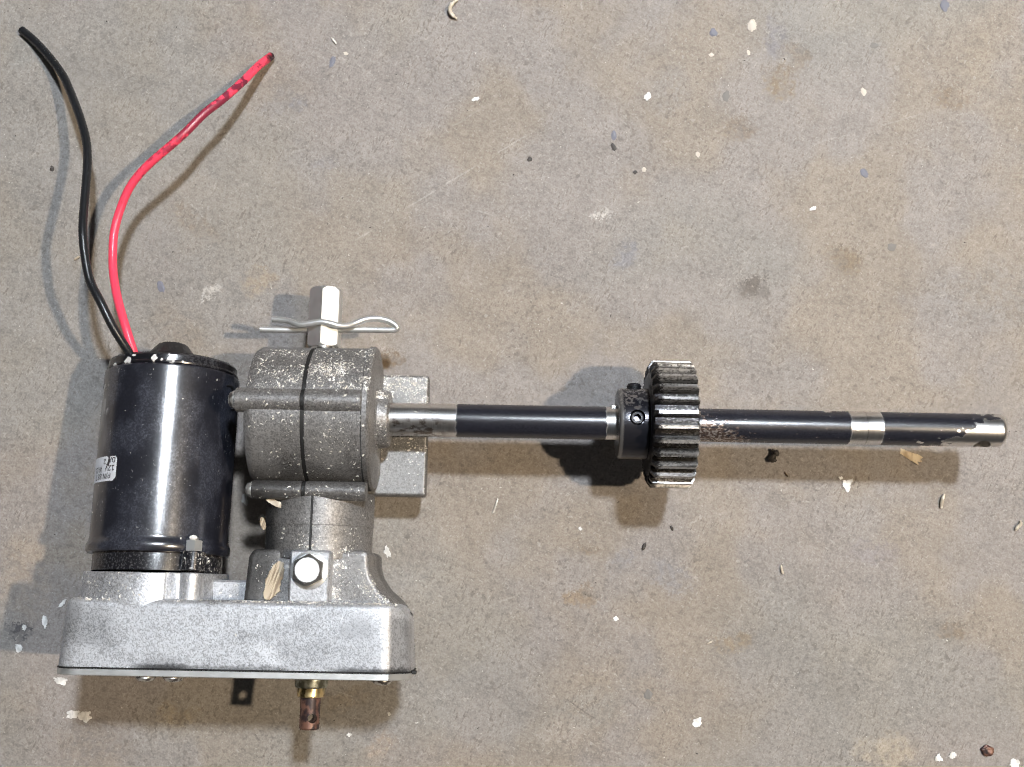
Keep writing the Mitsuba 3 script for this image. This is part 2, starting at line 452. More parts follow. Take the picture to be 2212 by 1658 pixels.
bsdf('mat_bell', bell_color, 0.26, specular=0.5)
bsdf('mat_rubber', (0.012, 0.012, 0.013), 0.55, specular=0.4)
bsdf('mat_gasket', (0.007, 0.007, 0.007), 0.6)


def red_color(p, n, uv):
    # grime rubbed into the middle and the tip of the red lead
    s = dr.square((p.x + 0.157) / 0.030) + dr.square((p.y - 0.134) / 0.030)
    g = fbm(p.x * 330 + p.y * 200, p.y * 330 - p.x * 200, p.z * 330, 4)
    dirt = smoothstep(0.40, 0.62, g + 0.40 * dr.exp(-s) - 0.2) * 0.88
    far = smoothstep(0.04, 0.155, p.y)
    c = mix((0.86, 0.06, 0.115), (0.09, 0.015, 0.035), dirt * far)
    return mix(c, (0.02, 0.01, 0.012), smoothstep(-0.1265, -0.1235, p.x + (g - .5) * .004))


bsdf('mat_red', red_color, 0.35, specular=0.5)
bsdf('mat_wire_black', (0.010, 0.011, 0.013), 0.34, specular=0.5)


def zinc_color(p, n, uv):
    return mix((0.58, 0.59, 0.58), (0.80, 0.81, 0.80), fbm(p.x * 200, p.y * 200, p.z * 200, 2))


bsdf('mat_zinc', zinc_color, 0.41, 0.85)
bsdf('mat_wire_steel', zinc_color, 0.44, 0.8)
bsdf('mat_screw', lambda p, n, uv: mix((0.16, 0.15, 0.14), (0.6, 0.59, 0.56), smoothstep(0.3, 0.6, noise(p.x * 700, p.y * 700, p.z * 700))), 0.35, 0.8)


def shaft_coords(p):
    x, y, z = loc(p)
    return x, y - 0.9, z


def shaft_bare(p):
    """1 where the black paint has gone"""
    x, y, z = shaft_coords(p)
    n1 = fbm(x * 0.14, y * 0.3 + 7, z * 0.3, 4) - 0.5
    n3 = (noise(x * 0.9, y * 0.9, z * 0.9) - 0.5) + 1.2 * (noise(x * 0.3 + 4, y * 0.45, z * 0.45) - 0.5)
    def band(a, b, w=0.25):
        return smoothstep(a - w, a + w, x + n3 * 0.6) * (1 - smoothstep(b - w, b + w, x + n3 * 0.6))
    bare = dr.maximum(band(-12, 22.6), band(93.8, 112))
    bare = dr.maximum(bare, band(209.8, 225.0))
    # the far end: bare low on the front flank and over the tip
    k = (x - 266) * 0.16 - (y - 1.5) * 0.30 + n1 * 6.0 + (noise(x * 0.45, y * 0.6, z * 0.6) - 0.5) * 2.6
    bare = dr.maximum(bare, smoothstep(0.0, 0.18, k) * smoothstep(236, 241, x))
    chips = smoothstep(0.35, 0.375, n1 * (0.6 + 0.5 * smoothstep(2, 6, y) * smoothstep(185, 195, x)) + 0.14 * smoothstep(186, 205, x))
    return dr.maximum(bare, chips * smoothstep(150, 186, x))


def shaft_worn(p):
    x, y, z = shaft_coords(p)
    g = fbm(x * 0.5, y * 0.9, z * 0.9, 3)
    return smoothstep(0.42, 0.58, g + 0.5 * (1 - smoothstep(134, 160, x + 2 * y)) - 0.32) * smoothstep(112, 116, x)


def shaft_color(p, n, uv):
    x, y, z = shaft_coords(p)
    b, w = shaft_bare(p), shaft_worn(p)
    g = noise(x * 2.4, y * 2.4, z * 2.4)
    steel = mix((0.62, 0.60, 0.58), (0.82, 0.81, 0.80), noise(x * 3, y * 0.3, z * 0.3))
    rust = smoothstep(0.5, 0.68, fbm(x * 0.3, y * 0.5, z * 0.5, 3) + 0.05) * (1 - smoothstep(10, 24, x)) * smoothstep(3, -3, y + (g - 0.5) * 6)
    steel = mix(steel, (0.13, 0.09, 0.065), rust * 0.8)
    groove = 1 - smoothstep(0.12, 0.3, dr.abs(x - 217.6))
    steel = steel * (1 - 0.45 * groove)
    paint = mix((0.006, 0.0065, 0.011), (0.022, 0.023, 0.032), g)
    c = mix(paint, steel, b)
    brown = mix((0.12, 0.085, 0.07), (0.42, 0.38, 0.36), smoothstep(0.45, 0.7, noise(x * 1.2, y * 1.6, z * 1.6)))
    return mix(c, brown, w * (1 - b))


def shaft_metal(p, n, uv):
    return dr.maximum(shaft_bare(p), shaft_worn(p) * 0.7)


def shaft_rough(p, n, uv):
    x, y, z = shaft_coords(p)
    return 0.24 + 0.12 * fbm(x * 0.06, y * 0.2, z * 0.2, 3)


bsdf('mat_shaft', shaft_color, shaft_rough, shaft_metal, specular=0.6, bump=lambda p, n, uv: shaft_worn(p) * noise(p.x * 900, p.y * 900, p.z * 900) * 0.0001)


def gear_color(p, n, uv):
    x, y, z = loc(p)
    s = fbm(x * 0.05, y * 1.1, z * 1.1, 3)
    g = noise(x * 1.3, y * 1.8, z * 1.8)
    c = mix((0.16, 0.157, 0.155), (0.70, 0.69, 0.68), smoothstep(0.30, 0.62, 0.7 * s + 0.3 * g))
    grease = smoothstep(118.6, 116.2, x + (g - 0.5) * 3)
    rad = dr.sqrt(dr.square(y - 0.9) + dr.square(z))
    c = c * (0.25 + 0.75 * smoothstep(27.6, 29.8, rad + (g - 0.5) * 1.2))     # darker towards the roots
    return mix(c, (0.015, 0.014, 0.016), grease * 0.9)


def gear_root_color(p, n, uv):
    x, y, z = loc(p)
    g = noise(x * 1.3, y * 1.8, z * 1.8)
    c = mix((0.016, 0.015, 0.015), (0.10, 0.095, 0.092), smoothstep(0.45, 0.8, g))
    return mix(c, (0.012, 0.011, 0.013), smoothstep(120, 117, x + (g - 0.5) * 3) * 0.95)


bsdf('mat_tooth', gear_color, 0.34, 0.85)
bsdf('mat_gear', gear_root_color, 0.34, 0.75)


def hub_color(p, n, uv):
    x, y, z = loc(p)
    g = fbm(x * 0.8, y * 0.8, z * 0.8, 3)
    c = mix((0.022, 0.022, 0.028), (0.16, 0.15, 0.15), smoothstep(0.5, 0.62, g) * smoothstep(-2, 12, y))
    return mix(c, (0.3, 0.29, 0.28), (1 - smoothstep(100.6, 101.6, x)) * 0.4)


bsdf('mat_hub', hub_color, 0.3, 0.5)
bsdf('mat_black_steel', (0.012, 0.012, 0.014), 0.5, 0.2)


def rust_color(p, n, uv):
    g = fbm(p.x * 420, p.y * 420, p.z * 420, 3)
    c = mix((0.035, 0.022, 0.022), (0.17, 0.085, 0.06), smoothstep(0.35, 0.65, g))
    return c


bsdf('mat_rust', rust_color, 0.45, 0.35)
bsdf('mat_brass', lambda p, n, uv: mix((0.12, 0.09, 0.04), (0.72, 0.56, 0.28), smoothstep(0.3, 0.55, fbm(p.x * 400, p.y * 400, p.z * 400, 3))), 0.3, 0.9)
bsdf('mat_nut', lambda p, n, uv: mix((0.12, 0.12, 0.09), (0.34, 0.35, 0.30), smoothstep(0.3, 0.6, fbm(p.x * 400, p.y * 400, p.z * 400, 3))), 0.42, 0.7)
bsdf('mat_label', lambda p, n, uv: mix((0.5, 0.51, 0.53), (0.68, 0.7, 0.74), fbm(p.x * 250, p.y * 250, p.z * 250, 2)), 0.4)
bsdf('mat_ink', (0.03, 0.03, 0.04), 0.5)


def wood(a, b, s):
    def f(p, n, uv):
        g = fbm(p.x * s, p.y * s * 0.55, p.z * s, 3)
        return mix(a, b, smoothstep(0.35, 0.65, g))
    return f




def chip_color(p, n, uv):
    a, b = -p.x * 0.34 - p.y * 0.94, p.x * 0.94 - p.y * 0.34
    g = fbm(b * 1500, a * 110, 2.0, 2)
    return mix((0.22, 0.17, 0.115), (0.50, 0.42, 0.31), smoothstep(0.3, 0.68, g))


bsdf('mat_chip', chip_color, 0.7)
bsdf('mat_splinter', wood((0.5, 0.38, 0.24), (0.74, 0.62, 0.44), 500.0), 0.7)
bsdf('mat_straw', wood((0.42, 0.36, 0.28), (0.66, 0.6, 0.5), 500.0), 0.7)
bsdf('mat_bark', wood((0.03, 0.022, 0.016), (0.12, 0.08, 0.05), 700.0), 0.8)
bsdf('mat_sawdust', wood((0.64, 0.60, 0.53), (0.9, 0.88, 0.85), 700.0), 0.7)
bsdf('mat_paint_chip', wood((0.55, 0.54, 0.52), (0.82, 0.81, 0.79), 420.0), 0.5)
bsdf('mat_grit', wood((0.45, 0.42, 0.37), (0.8, 0.78, 0.73), 900.0), 0.7)
bsdf('mat_blue_stone', (0.17, 0.175, 0.215), 0.6)
bsdf('mat_grey_stone', (0.19, 0.18, 0.17), 0.6)
bsdf('mat_dark_bit', (0.04, 0.034, 0.03), 0.6)
bsdf('mat_pale_stone', (0.58, 0.53, 0.47), 0.6)

# ------------------------------------------------------------------ the gear motor: motor
GM = 'gear_motor'
tag(GM, 'geared electric motor with black can, cast gear case and long shaft carrying a spur gear', 'gear motor')
MX, MZ, MR = -117.2, -4.7, 31.8
MA = (MX, MZ)
M = GM + '__motor'
put(M, revolve([(0, 21.0), (MR - 0.9, 21.0), (MR - 0.1, 20.3), (MR, 19.4), (MR, -58.6), (MR + 0.2, -60.2), (MR + 0.9, -61.2), (MR + 1.2, -62.6), (MR + 1.1, -64.4), (MR + 0.4, -65.6), (MR - 1.5, -65.9), (0, -65.9)], 'y', MA, 160), 'mat_motor', smooth=30)
tag(M, 'glossy black dusty motor can')
put(M + '__end_cap', revolve([(0, 27.0), (MR - 3.6, 27.0), (MR - 2.2, 26.5), (MR - 1.5, 25.5), (MR - 1.4, 22.8), (MR - 0.8, 22.2), (MR - 0.9, 21.5), (MR - 1.8, 20.8), (0, 20.8)], 'y', MA, 160), 'mat_cap', smooth=30)
put(M + '__bearing_cone', revolve([(0, 35.2), (5.6, 35.2), (7.0, 34.6), (11.6, 29.0), (12.6, 26.8), (0, 26.8)], 'y', (MX + 1.2, MZ + 9.0), 64), 'mat_black')
tag(M + '__bearing_cone', 'black cone at the tail of the motor')
ex, ey, _ = L(415, 1205, 22)
notch_x = L(356, 1240, 26)[0], L(398, 1240, 26)[0]


def notched(m, y0, y1, z0):
    return tri(man(m) - man(box(notch_x[0], notch_x[1], y0, y1, z0, 60, 0.2)))


bell = union(notched(revolve([(0, -65.7), (MR - 2.4, -65.7), (MR - 2.2, -66.2), (MR - 2.2, -73.9), (0, -73.9)], 'y', MA, 120), -80, -60, 22.4), rod(5.0, -65.2, -73.9, 'y', (ex, 20.0), 0.4))
put(M + '__end_bell', bell, 'mat_bell')
bx, by, _ = L(415, 1180, 26)
put(M + '__bolt', union(hexprism(4.0, by + 1.6, -65.4, 'y', (ex, 20.5), 10, 0.5), rod(2.0, by + 3.0, by, 'y', (ex, 20.5))), 'mat_zinc')
put(M + '__paint_blob', trimesh.creation.icosphere(2, 1.7).apply_scale([1.1, 0.7, 0.6]).apply_translation([ex + 0.4, by + 2.6, 24.0]), 'mat_paint_chip')
tag(M + '__paint_blob', 'white blob of paint on the motor bolt')
clip = tube([(MX + 29.2, 14.5, MZ + 12), (MX + 31.5, 14.5, MZ + 10), (MX + 32.6, 11, MZ + 8.5), (MX + 32.6, 6, MZ + 8), (MX + 31.6, 4, MZ + 8)], 0.5, 10)
put(M + '__retaining_clip', clip, 'mat_black')
flap = trimesh.convex.convex_hull(np.array([[-149.0, 1.5, -4], [-151.2, -2.2, -3.2], [-148.3, -1.2, 0.5], [-149.3, 0.4, -3.5], [-150.8, -2.4, -3.8], [-148.5, -1.5, 0.2]]) + [0.5, 3, 0])
put(M + '__paint_flap', flap, 'mat_zinc', smooth=False)
tag(M + '__paint_flap', 'flake of grey paint lifting from the left of the motor')


def on_motor(th, y, h):
    """th: degrees from straight up, to the right; h: height over the can"""
    a = np.radians(th)
    return np.stack([MX + (MR + h) * np.sin(a), y, MZ + (MR + h) * np.cos(a)], -1)


def wrap(mesh, f):
    m = mesh.copy()
    m.vertices = f(np.array(m.vertices))
    return m


def skin(poly, f, thick, seg=0.5):
    m = trimesh.creation.extrude_polygon(poly.segmentize(seg), thick, engine='earcut')
    m = m.subdivide_to_size(1.6)
    return wrap(m, f)


Y0, Y1 = -34.0, -22.6        # the label along the can (y), read upside down
LW = 34.0
mm_deg = 180 / math.pi / MR


def label_map(vv):
    # label frame: a runs leftwards round the can from its right edge, b down the can from its top edge, both millimetres
    a, b, h = vv.T
    return on_motor(-26.5 - a * mm_deg, Y1 - b * 1.0, h)


big = Polygon([(0, 1.2), (1.2, 0), (4.6, 0), (4.6, 3.2), (5.2, 4.6), (7.4, 3.8), (6.2, 2.6), (6.0, 0.4), (7.2, -0.2), (30, -0.2), (30, 11.4), (1.6, 11.4), (0, 9.8)]).buffer(-0.25).buffer(0.25)
put(M + '__label', skin(big, label_map, 0.12), 'mat_label', smooth=40)
tag(M + '__label', 'torn white sticker with black lettering on the left of the motor')
for txt, a0, b0, hgt in (('P/N 85 3', 3.0, 8.7, 2.5), ('12V', 0.9, 5.2, 2.5), ('N 11', 10.6, 5.4, 2.5), ('DA', 0.7, 1.5, 2.4), ('2', 7.4, 2.0, 2.4)):
    m = meshkit.text_mesh(txt, hgt, 0.1, bold=True)
    m = m.subdivide_to_size(0.8)
    v = np.array(m.vertices)
    # letters stand upside down in the picture: reading goes leftwards, tops point down the can
    m.vertices = label_map(np.stack([v[:, 0] + a0, v[:, 1] * 1.0 + b0 - 0.9, v[:, 2] + 0.11], 1))
    if m.volume < 0:
        m.invert()
    put(M + '__lettering', m, 'mat_ink', smooth=False)

# ------------------------------------------------------------------ wires
S = 0.4643


def wire_path(pts, zs):
    zz = np.interp(np.linspace(0, 1, len(pts)), np.linspace(0, 1, len(zs)), zs)
    return [G(x * S, y * S, z / 1000) for (x, y), z in zip(pts, zz)]


black = [(640, 1700), (600, 1640), (530, 1530), (470, 1410), (420, 1310), (395, 1190), (385, 1080), (390, 980), (400, 860), (407, 740), (400, 650), (370, 540), (320, 410), (285, 340), (225, 260), (160, 190), (100, 140)]
red = [(650, 1710), (622, 1640), (590, 1540), (560, 1440), (537, 1340), (525, 1240), (527, 1120), (540, 1040), (565, 960), (600, 880), (650, 810), (710, 750), (780, 690), (860, 620), (950, 530), (1040, 460), (1130, 380), (1200, 310), (1262, 262)]
put(GM + '__wire', tube(wire_path(black, [50, 56, 60, 60, 57, 55, 53, 48, 42, 36, 31, 25, 17, 13, 8, 4, 2.2]), 0.00205, per=8), 'mat_wire_black', smooth=50, local=False)
tag(GM + '__wire', 'black insulated lead with a cut end')
put(GM + '__wire_001', tube(wire_path(red, [50, 54, 54, 50, 44, 38, 35, 34, 34, 35, 36, 37, 37, 36, 33, 28, 20, 11, 2.4]), 0.00205, per=8), 'mat_red', smooth=50, local=False)
tag(GM + '__wire_001', 'red insulated lead with dirty black smears and a cut end')

# ------------------------------------------------------------------ the spur gear case
sec = Polygon([(-151, 18), (-149.6, 24), (-146.5, 28.9), (-143.5, 30), (-4.5, 30), (-3.0, 29.6), (4.2, 22.6), (5.6, 20.4), (6.0, 18), (6.0, -5), (-12, -45), (-30, -60.5), (-110, -60.5), (-130, -45), (-151, -5)]).buffer(-0.25).buffer(0.25)
K = GM + '__gear_case'
lev = [(-85.4, 7.5), (-85.5, 4.6), (-85.9, 3.2), (-86.6, 2.4), (-87.6, 1.9), (-89.2, 1.6), (-114.6, 0.0), (-115.2, 0.0)]
mount = union(notched(revolve([(0, -73.8), (MR + 0.8, -73.8), (MR + 1.2, -74.2), (MR + 1.6, -88), (0, -88)], 'y', MA, 120), -100, -60, 23.6), rod(5.2, -73.7, -88, 'y', (ex, 20.3), 0.4))
web = box(-100, -66, -88, -76.5, -40, 9, 1.0)
case_plan = Polygon([(-160, -130), (-160, -96), (-152, -88), (-147, -85), (-6, -85), (0.5, -87.2), (4.6, -91.5), (6.2, -97), (20, -130)]).buffer(-1.5).buffer(1.5)
case_plan = trimesh.creation.extrude_polygon(case_plan, 200, engine='earcut').apply_translation([0, 0, -100])
put(K, union(tri(man(ringloft(sec, lev)) ^ man(case_plan)), mount, web), 'mat_cast', smooth=35)
tag(K, 'pale grey cast gear case across the foot of the motor')
put(K + '__gasket', ringloft(sec.buffer(0.5), [(-115.15, 0.4), (-115.3, 0), (-115.75, 0), (-115.9, 0.4)]), 'mat_gasket')
put(K + '__cover_plate', ringloft(sec.buffer(0.35), [(-115.85, 0.3), (-116.1, 0), (-118.5, 0), (-118.8, 0.35)]), 'mat_zinc', smooth=30)
for u, z in ((315, 24), (375, 24), (826, 20)):
    x, y, _ = L(u, 1465, z)
    put(K + '__screw', revolve([(0, -118.7), (3.6, -118.7), (4.4, -119.0), (4.5, -119.7), (3.6, -120.8), (2.0, -121.3), (0, -121.5)], 'y', (x, z), 32), 'mat_screw')
lip = rounded_box(3.4, 8.3, -116.6, -115.0, 14, 18, 0.4)
put(K + '__gasket_lip', lip, 'mat_gasket')

# ------------------------------------------------------------------ the worm housing (two halves round the shaft, and the column down to the case)
YC = 0.9
Hs = GM + '__worm_housing'
half_a = union(revolve([(0, -73.0), (29.5, -73.0), (32.2, -72.2), (33.4, -70.2), (33.6, -68), (33.5, -47.0), (33.1, -46.6), (0, -46.6)], 'x', (YC, 0), 140),
               rod(5.5, -76.6, -46.6, 'x', (4.2, 30.6), 0.5), rod(4.3, -69.5, -46.6, 'x', (-35.4, 17.6), 0.4))
half_b = union(revolve([(0, -45.2), (33.1, -45.2), (33.5, -44.8), (33.7, -19.6), (34.6, -18.9), (34.6, -16.9), (33.6, -15.9), (31, -15.4), (0, -15.4)], 'x', (YC, 0), 140),
               rod(5.7, -45.2, -19.0, 'x', (4.2, 30.6), 0.6), rod(4.4, -45.2, -17.2, 'x', (-35.4, 17.6), 0.5),
               revolve([(0, -15.6), (15.6, -15.6), (14.2, -14.4), (13.4, -10.2), (13.0, -9.6), (12.0, -9.2), (8.6, -9.2), (0, -9.2)], 'x', (YC, 0), 80))
plan = Polygon([(-70, -66), (-68.5, -63.2), (-66.5, -62.2), (-17, -62.2), (-15.2, -64), (-15.0, -69), (-13.6, -74), (-9.5, -80), (-3.5, -85), (0, -89), (-71.5, -89)])
foot = ringloft(plan, [(-40, 0), (14.6, 0.0), (15.6, 0.4), (16.2, 1.4), (16.3, 2.4)], axis='z')
TZ = -4.4
column = union(revolve([(0, -35.5), (25.5, -35.5), (25.5, -50.9), (25.15, -51.1), (25.15, -66), (0, -66)], 'y', (-41.4, TZ), 120), foot)
put(Hs, half_a, 'mat_cast_dirty_shade', smooth=32)
put(Hs + '_001', half_b, 'mat_cast_dirty_shade', smooth=32)
put(GM + '__column', column, 'mat_cast_dirty_shade', smooth=32)
tag(GM + '__column', 'dirty cast column joining the round housing to the gear case')
put(GM + '__column__pad', box(-49.3, -31.2, -86, -62.7, 0, 25.6, 0.9), 'mat_cast')
put(GM + '__column__gasket', box(-41.9, -40.8, -62.6, -35.6, -20, 21.25, 0.1), 'mat_gasket')
gk = union(rod(33.35, -46.8, -45.0, 'x', (YC, 0), 0.1, 140), rod(5.3, -46.8, -45.0, 'x', (4.2, 30.6), 0.1), rod(4.2, -46.8, -45.0, 'x', (-35.4, 17.6), 0.1))
put(Hs + '__gasket', gk, 'mat_gasket')
for yy, zz, x0, r in ((4.2, 30.6, -76.6, 4.0), (-35.4, 17.6, -69.5, 3.4)):
    put(Hs + '__screw', revolve([(0, x0 - 3.3), (r * 0.55, x0 - 3.1), (r * 0.85, x0 - 2.4), (r, x0 - 1.2), (r, x0 - 0.7), (r * 1.12, x0 - 0.6), (r * 1.12, x0 + 0.1), (0, x0 + 0.1)], 'x', (yy, zz), 32), 'mat_screw')
put(GM + '__mounting_plate', rounded_box(-60, 7.2, -34.2, 26.0, -29, -19, 1.4), 'mat_plate', smooth=40)
tag(GM + '__mounting_plate', 'flat cast mounting plate under the start of the shaft')

# flange bolt on the pad
fx, fy, _ = L(667, 1232, 28)
FB = GM + '__flange_bolt'


def bolt_color(p, n, uv):
    x, y, z = loc(p)
    d = dr.sqrt(dr.square(x - float(fx)) + dr.square(y - float(fy)))
    g = noise(x * 1.3, y * 1.3, z * 1.3) - 0.5
    chamfer_shade = smoothstep(5.2, 5.7, d + g * 0.4) * smoothstep(27.4, 27.9, z)  # dark look of the hexagon sides painted in as shade
    return mix((0.84, 0.85, 0.84), (0.10, 0.095, 0.09), chamfer_shade * 0.85)


bsdf('mat_bolt', bolt_color, 0.44, 0.8)
put(FB, revolve([(0, 25.5), (8.2, 25.5), (8.4, 25.9), (8.35, 26.6), (7.0, 27.3), (0, 27.4)], 'z', (fx, fy), 64), 'mat_bolt', smooth=25)
put(FB + '__head', hexprism(7.2, 27.1, 32.6, 'z', (fx, fy), 28, 2.2, both=False, top=0.75), 'mat_bolt', smooth=20)
tag(FB + '__head', 'bright hexagon head of the flange bolt')

# hexagon standoff at the top, and the stub shaft at the bottom
hx = -42.8
hexm = hexprism(8.4, 35.2, 64.4, 'y', (hx, 0), 34, 2.0)
hexm = tri(man(hexm) - man(rod(1.6, hx - 12, hx + 12, 'x', (44.6, 1.2), 0.1)))
put(GM + '__hex_standoff', hexm, 'mat_zinc', smooth=20)
put(GM + '__hex_standoff__washer', rod(6.6, 33.6, 36.0, 'y', (hx, 0), 0.5), 'mat_screw')
tag(GM + '__hex_standoff', 'bright zinc plated hexagon standoff at the top of the worm housing')
sx = -41.3
pin = tri(man(revolve([(0, -126), (4.7, -126), (4.75, -131), (4.55, -134), (4.6, -142.6), (4.1, -143.2), (0, -143.2)], 'y', (sx, 0), 64))
          - man(rod(2.0, -8, 8, 'z', (sx - 0.1, -138.3), 0.1)).rotate([0, 0, 0]))
pin = tri(man(revolve([(0, -126), (4.7, -126), (4.75, -131), (4.55, -134), (4.6, -142.6), (4.1, -143.2), (0, -143.2)], 'y', (sx, 0), 64))
          - man(trimesh.creation.cylinder(2.15, 20, sections=32).apply_transform(trimesh.transformations.rotation_matrix(math.radians(24), [0, 1, 0])).apply_translation([sx + 0.2, -138.0, 0])))
put(GM + '__stub_shaft', pin, 'mat_rust', smooth=32)
tag(GM + '__stub_shaft', 'rusty brown stub shaft with a cross hole')
put(GM + '__stub_shaft__nut', revolve([(0, -118.6), (7.5, -118.6), (7.6, -119.4), (7.5, -123.8), (7.0, -124.6), (0, -124.6)], 'y', (sx, 0), 48), 'mat_nut')
put(GM + '__stub_shaft__bushing', revolve([(0, -124.2), (5.8, -124.4), (6.2, -124.8), (6.2, -128.4), (5.8, -128.8), (0, -128.8)], 'y', (sx, 0), 48), 'mat_brass')

# ------------------------------------------------------------------ shaft and spur gear
SA = (0.9, 0.0)
SR = 7.95
shaft = revolve([(0, -30), (SR, -30), (SR, 217.3), (SR - 0.12, 217.6), (SR, 217.9), (SR, 281.6), (SR - 0.3, 282.8), (SR - 1.2, 283.8), (SR - 2.4, 284.3), (0, 284.5)], 'x', SA, 96)
cut = man(trimesh.creation.cylinder(4.0, 40, sections=48).apply_transform(trimesh.transformations.rotation_matrix(math.radians(76), [1, 0, 0])).apply_translation([273.2, 0.9, 0.0]))
put(GM + '__shaft', tri(man(shaft) - cut), 'mat_shaft', smooth=30)
tag(GM + '__shaft', 'long steel shaft with worn and chipped black paint')
put(GM + '__shaft__key', box(96.4, 103, 6.6, 9.2, 1.5, 4.2, 0.3), 'mat_zinc', smooth=False)
tag(GM + '__shaft__key', 'bright square key beside the gear hub')
GX0, GX1, RO, RI, NT = 114.0, 135.0, 30.4, 25.6, 28
P = GM + '__spur_gear'
put(P, revolve([(0, GX0 - 0.6), (RI - 2.5, GX0 - 0.6), (RI, GX0 + 0.6), (RI, GX1 - 0.6), (RI - 1.0, GX1), (0, GX1)], 'x', SA, 108), 'mat_gear')
tag(P, 'steel spur gear with worn teeth set near the middle of the shaft')
# one tooth: cross section in (tangential, radial), lofted along the axis with chamfered ends
pitch = 2 * math.pi / NT
prof = [(RI - 0.6, 1.62), (RI, 1.52), (RI + 1.2, 1.38), (RI + 2.6, 1.15), (RI + 3.7, 0.9), (RO, 0.8)]


def ring(x, inset):
    k = [(min(r, RO - inset), w) for r, w in prof]
    pts = [(-w, r) for r, w in k] + [(w, r) for r, w in k[::-1]]
    return [(x, t, math.sqrt(max(r * r - t * t, 0))) for t, r in pts]


rows = [ring(GX0 - 0.2, 2.6), ring(GX0 + 1.6, 0.0), ring(GX1 - 1.3, 0.0), ring(GX1 - 0.1, 1.6)]
tv = np.array(rows).reshape(-1, 3)
k = len(prof) * 2
tf = []
for a in range(3):
    for j in range(k):
        b = (j + 1) % k
        tf += [[a * k + j, a * k + b, (a + 1) * k + b], [a * k + j, (a + 1) * k + b, (a + 1) * k + j]]
for j in range(1, k - 1):
    tf += [[0, j + 1, j], [3 * k, 3 * k + j, 3 * k + j + 1]]
tooth = trimesh.Trimesh(tv, tf, process=False)
if tooth.volume < 0:
    tooth.invert()
tooth.vertices = tooth.vertices / 1000
tooth_ply = mikit.ply(tooth, 'mat_tooth', smooth=30)
M4 = np.eye(4)
M4[:3, :3], M4[:3, 3] = R, O
for j in range(NT):
    a = j * pitch + 0.05
    rot = np.eye(4)
    rot[1:3, 1:3] = [[math.cos(a), math.sin(a)], [-math.sin(a), math.cos(a)]]
    rot[1, 3], rot[2, 3] = SA[0] / 1000, SA[1] / 1000
    key = P + '__tooth' + (f'_{j:03d}' if j else '')
    scene[key] = {**tooth_ply, 'to_world': T(M4 @ rot)}
hub = revolve([(0, 99.2), (8.6, 99.2), (15.4, 99.2), (16.4, 99.6), (16.9, 100.6), (16.9, 113.2), (16.3, 113.7), (16.3, 115), (0, 115)], 'x', SA, 100)
hub = man(hub)
sa = math.radians(6)
ssx, ssy = 107.2, 0.9 + 17 * math.sin(sa)
for ang in (2.5, 88):
    hole = trimesh.creation.cylinder(3.7, 8, sections=40).apply_translation([107.4, 0, 16.9])
    hole.apply_transform(trimesh.transformations.rotation_matrix(-math.radians(ang), [1, 0, 0]))
    hole.apply_translation([0, SA[0], SA[1]])
    hub = hub - man(hole)
put(P + '__hub', tri(hub), 'mat_hub', smooth=30)
for ang, up in ((2.5, 15.9), (88, 19.4)):
    s = man(revolve([(0, up - 5), (3.3, up - 5), (3.3, up - 0.8), (2.7, up), (0, up)], 'z', (0, 0), 40))
    for t in range(3 if up > 17 else 0):
        s = s - man(revolve([(3.05, up - 1.5 - t), (3.6, up - 1.15 - t), (3.6, up - 1.75 - t)][:0] or [(0, up - 1.6 - t), (0.1, up - 1.6 - t), (0.1, up - 1.5 - t), (0, up - 1.5 - t)], 'z', (0, 0), 8))
    s = s - man(hexprism(1.9, up - 4.7, up + 1, 'z', (0, 0), 8, 0.01, both=False))
    s = tri(s)
    if up > 17:
        rings = [revolve([(3.2, h), (3.6, h - 0.35), (3.6, h - 0.5), (3.2, h - 0.85)] + [(3.2, h)], 'z', (0, 0), 32) for h in (up - 0.9, up - 1.9)]
        s = trimesh.util.concatenate([s] + rings)
    s.apply_translation([107.4, 0, 0])
    s.apply_transform(trimesh.transformations.rotation_matrix(-math.radians(ang), [1, 0, 0]))
    s.apply_translation([0, SA[0], SA[1]])
    put(P + '__set_screw', s, 'mat_black_steel', smooth=30)

# ------------------------------------------------------------------ hairpin clip through the standoff
D = 0.2019
pts = [(400, 520, 6), (560, 537, 7), (690, 577, 8.5), (790, 567, 9.2), (900, 549, 9.6), (1000, 562, 9.6), (1100, 588, 8.6), (1200, 590, 6.5), (1290, 560, 4.5), (1400, 522, 3.5), (1530, 514, 3), (1640, 540, 2.4),
       (1715, 585, 1.9), (1732, 615, 1.5), (1700, 634, 1.2), (1600, 636, 1.2), (1400, 633, 1.2), (1150, 632, 1.2), (780, 632, 1.2), (500, 634, 1.2), (270, 628, 1.2)]
put('hairpin_clip', tube([L(508 + x * D, 585 + y * D, z) for x, y, z in pts], 1.5, 16, 6), 'mat_wire_steel', smooth=50)
tag('hairpin_clip', 'bent steel wire hairpin clip pushed through the zinc hexagon standoff', 'hairpin clip')

# ------------------------------------------------------------------ chips, splinters, flakes and pebbles
def shard(outline, thick, bend=0.0, seed=0):
    """a thin irregular sliver: outline in (along, across), slightly bent"""
    m = trimesh.creation.extrude_polygon(Polygon(outline).buffer(0), thick, engine='earcut')
    m = m.subdivide_to_size(max(np.ptp(np.array(outline)[:, 0]) / 8, 1e-4))
    v = np.array(m.vertices)
    ln = np.ptp(v[:, 0])
    v[:, 2] += bend * ((v[:, 0] - v[:, 0].mean()) / ln * 2) ** 2 * ln + (meshkit.noise(v / ln * 6, seed) - 0.5) * thick * 0.8
    m.vertices = v
    return m


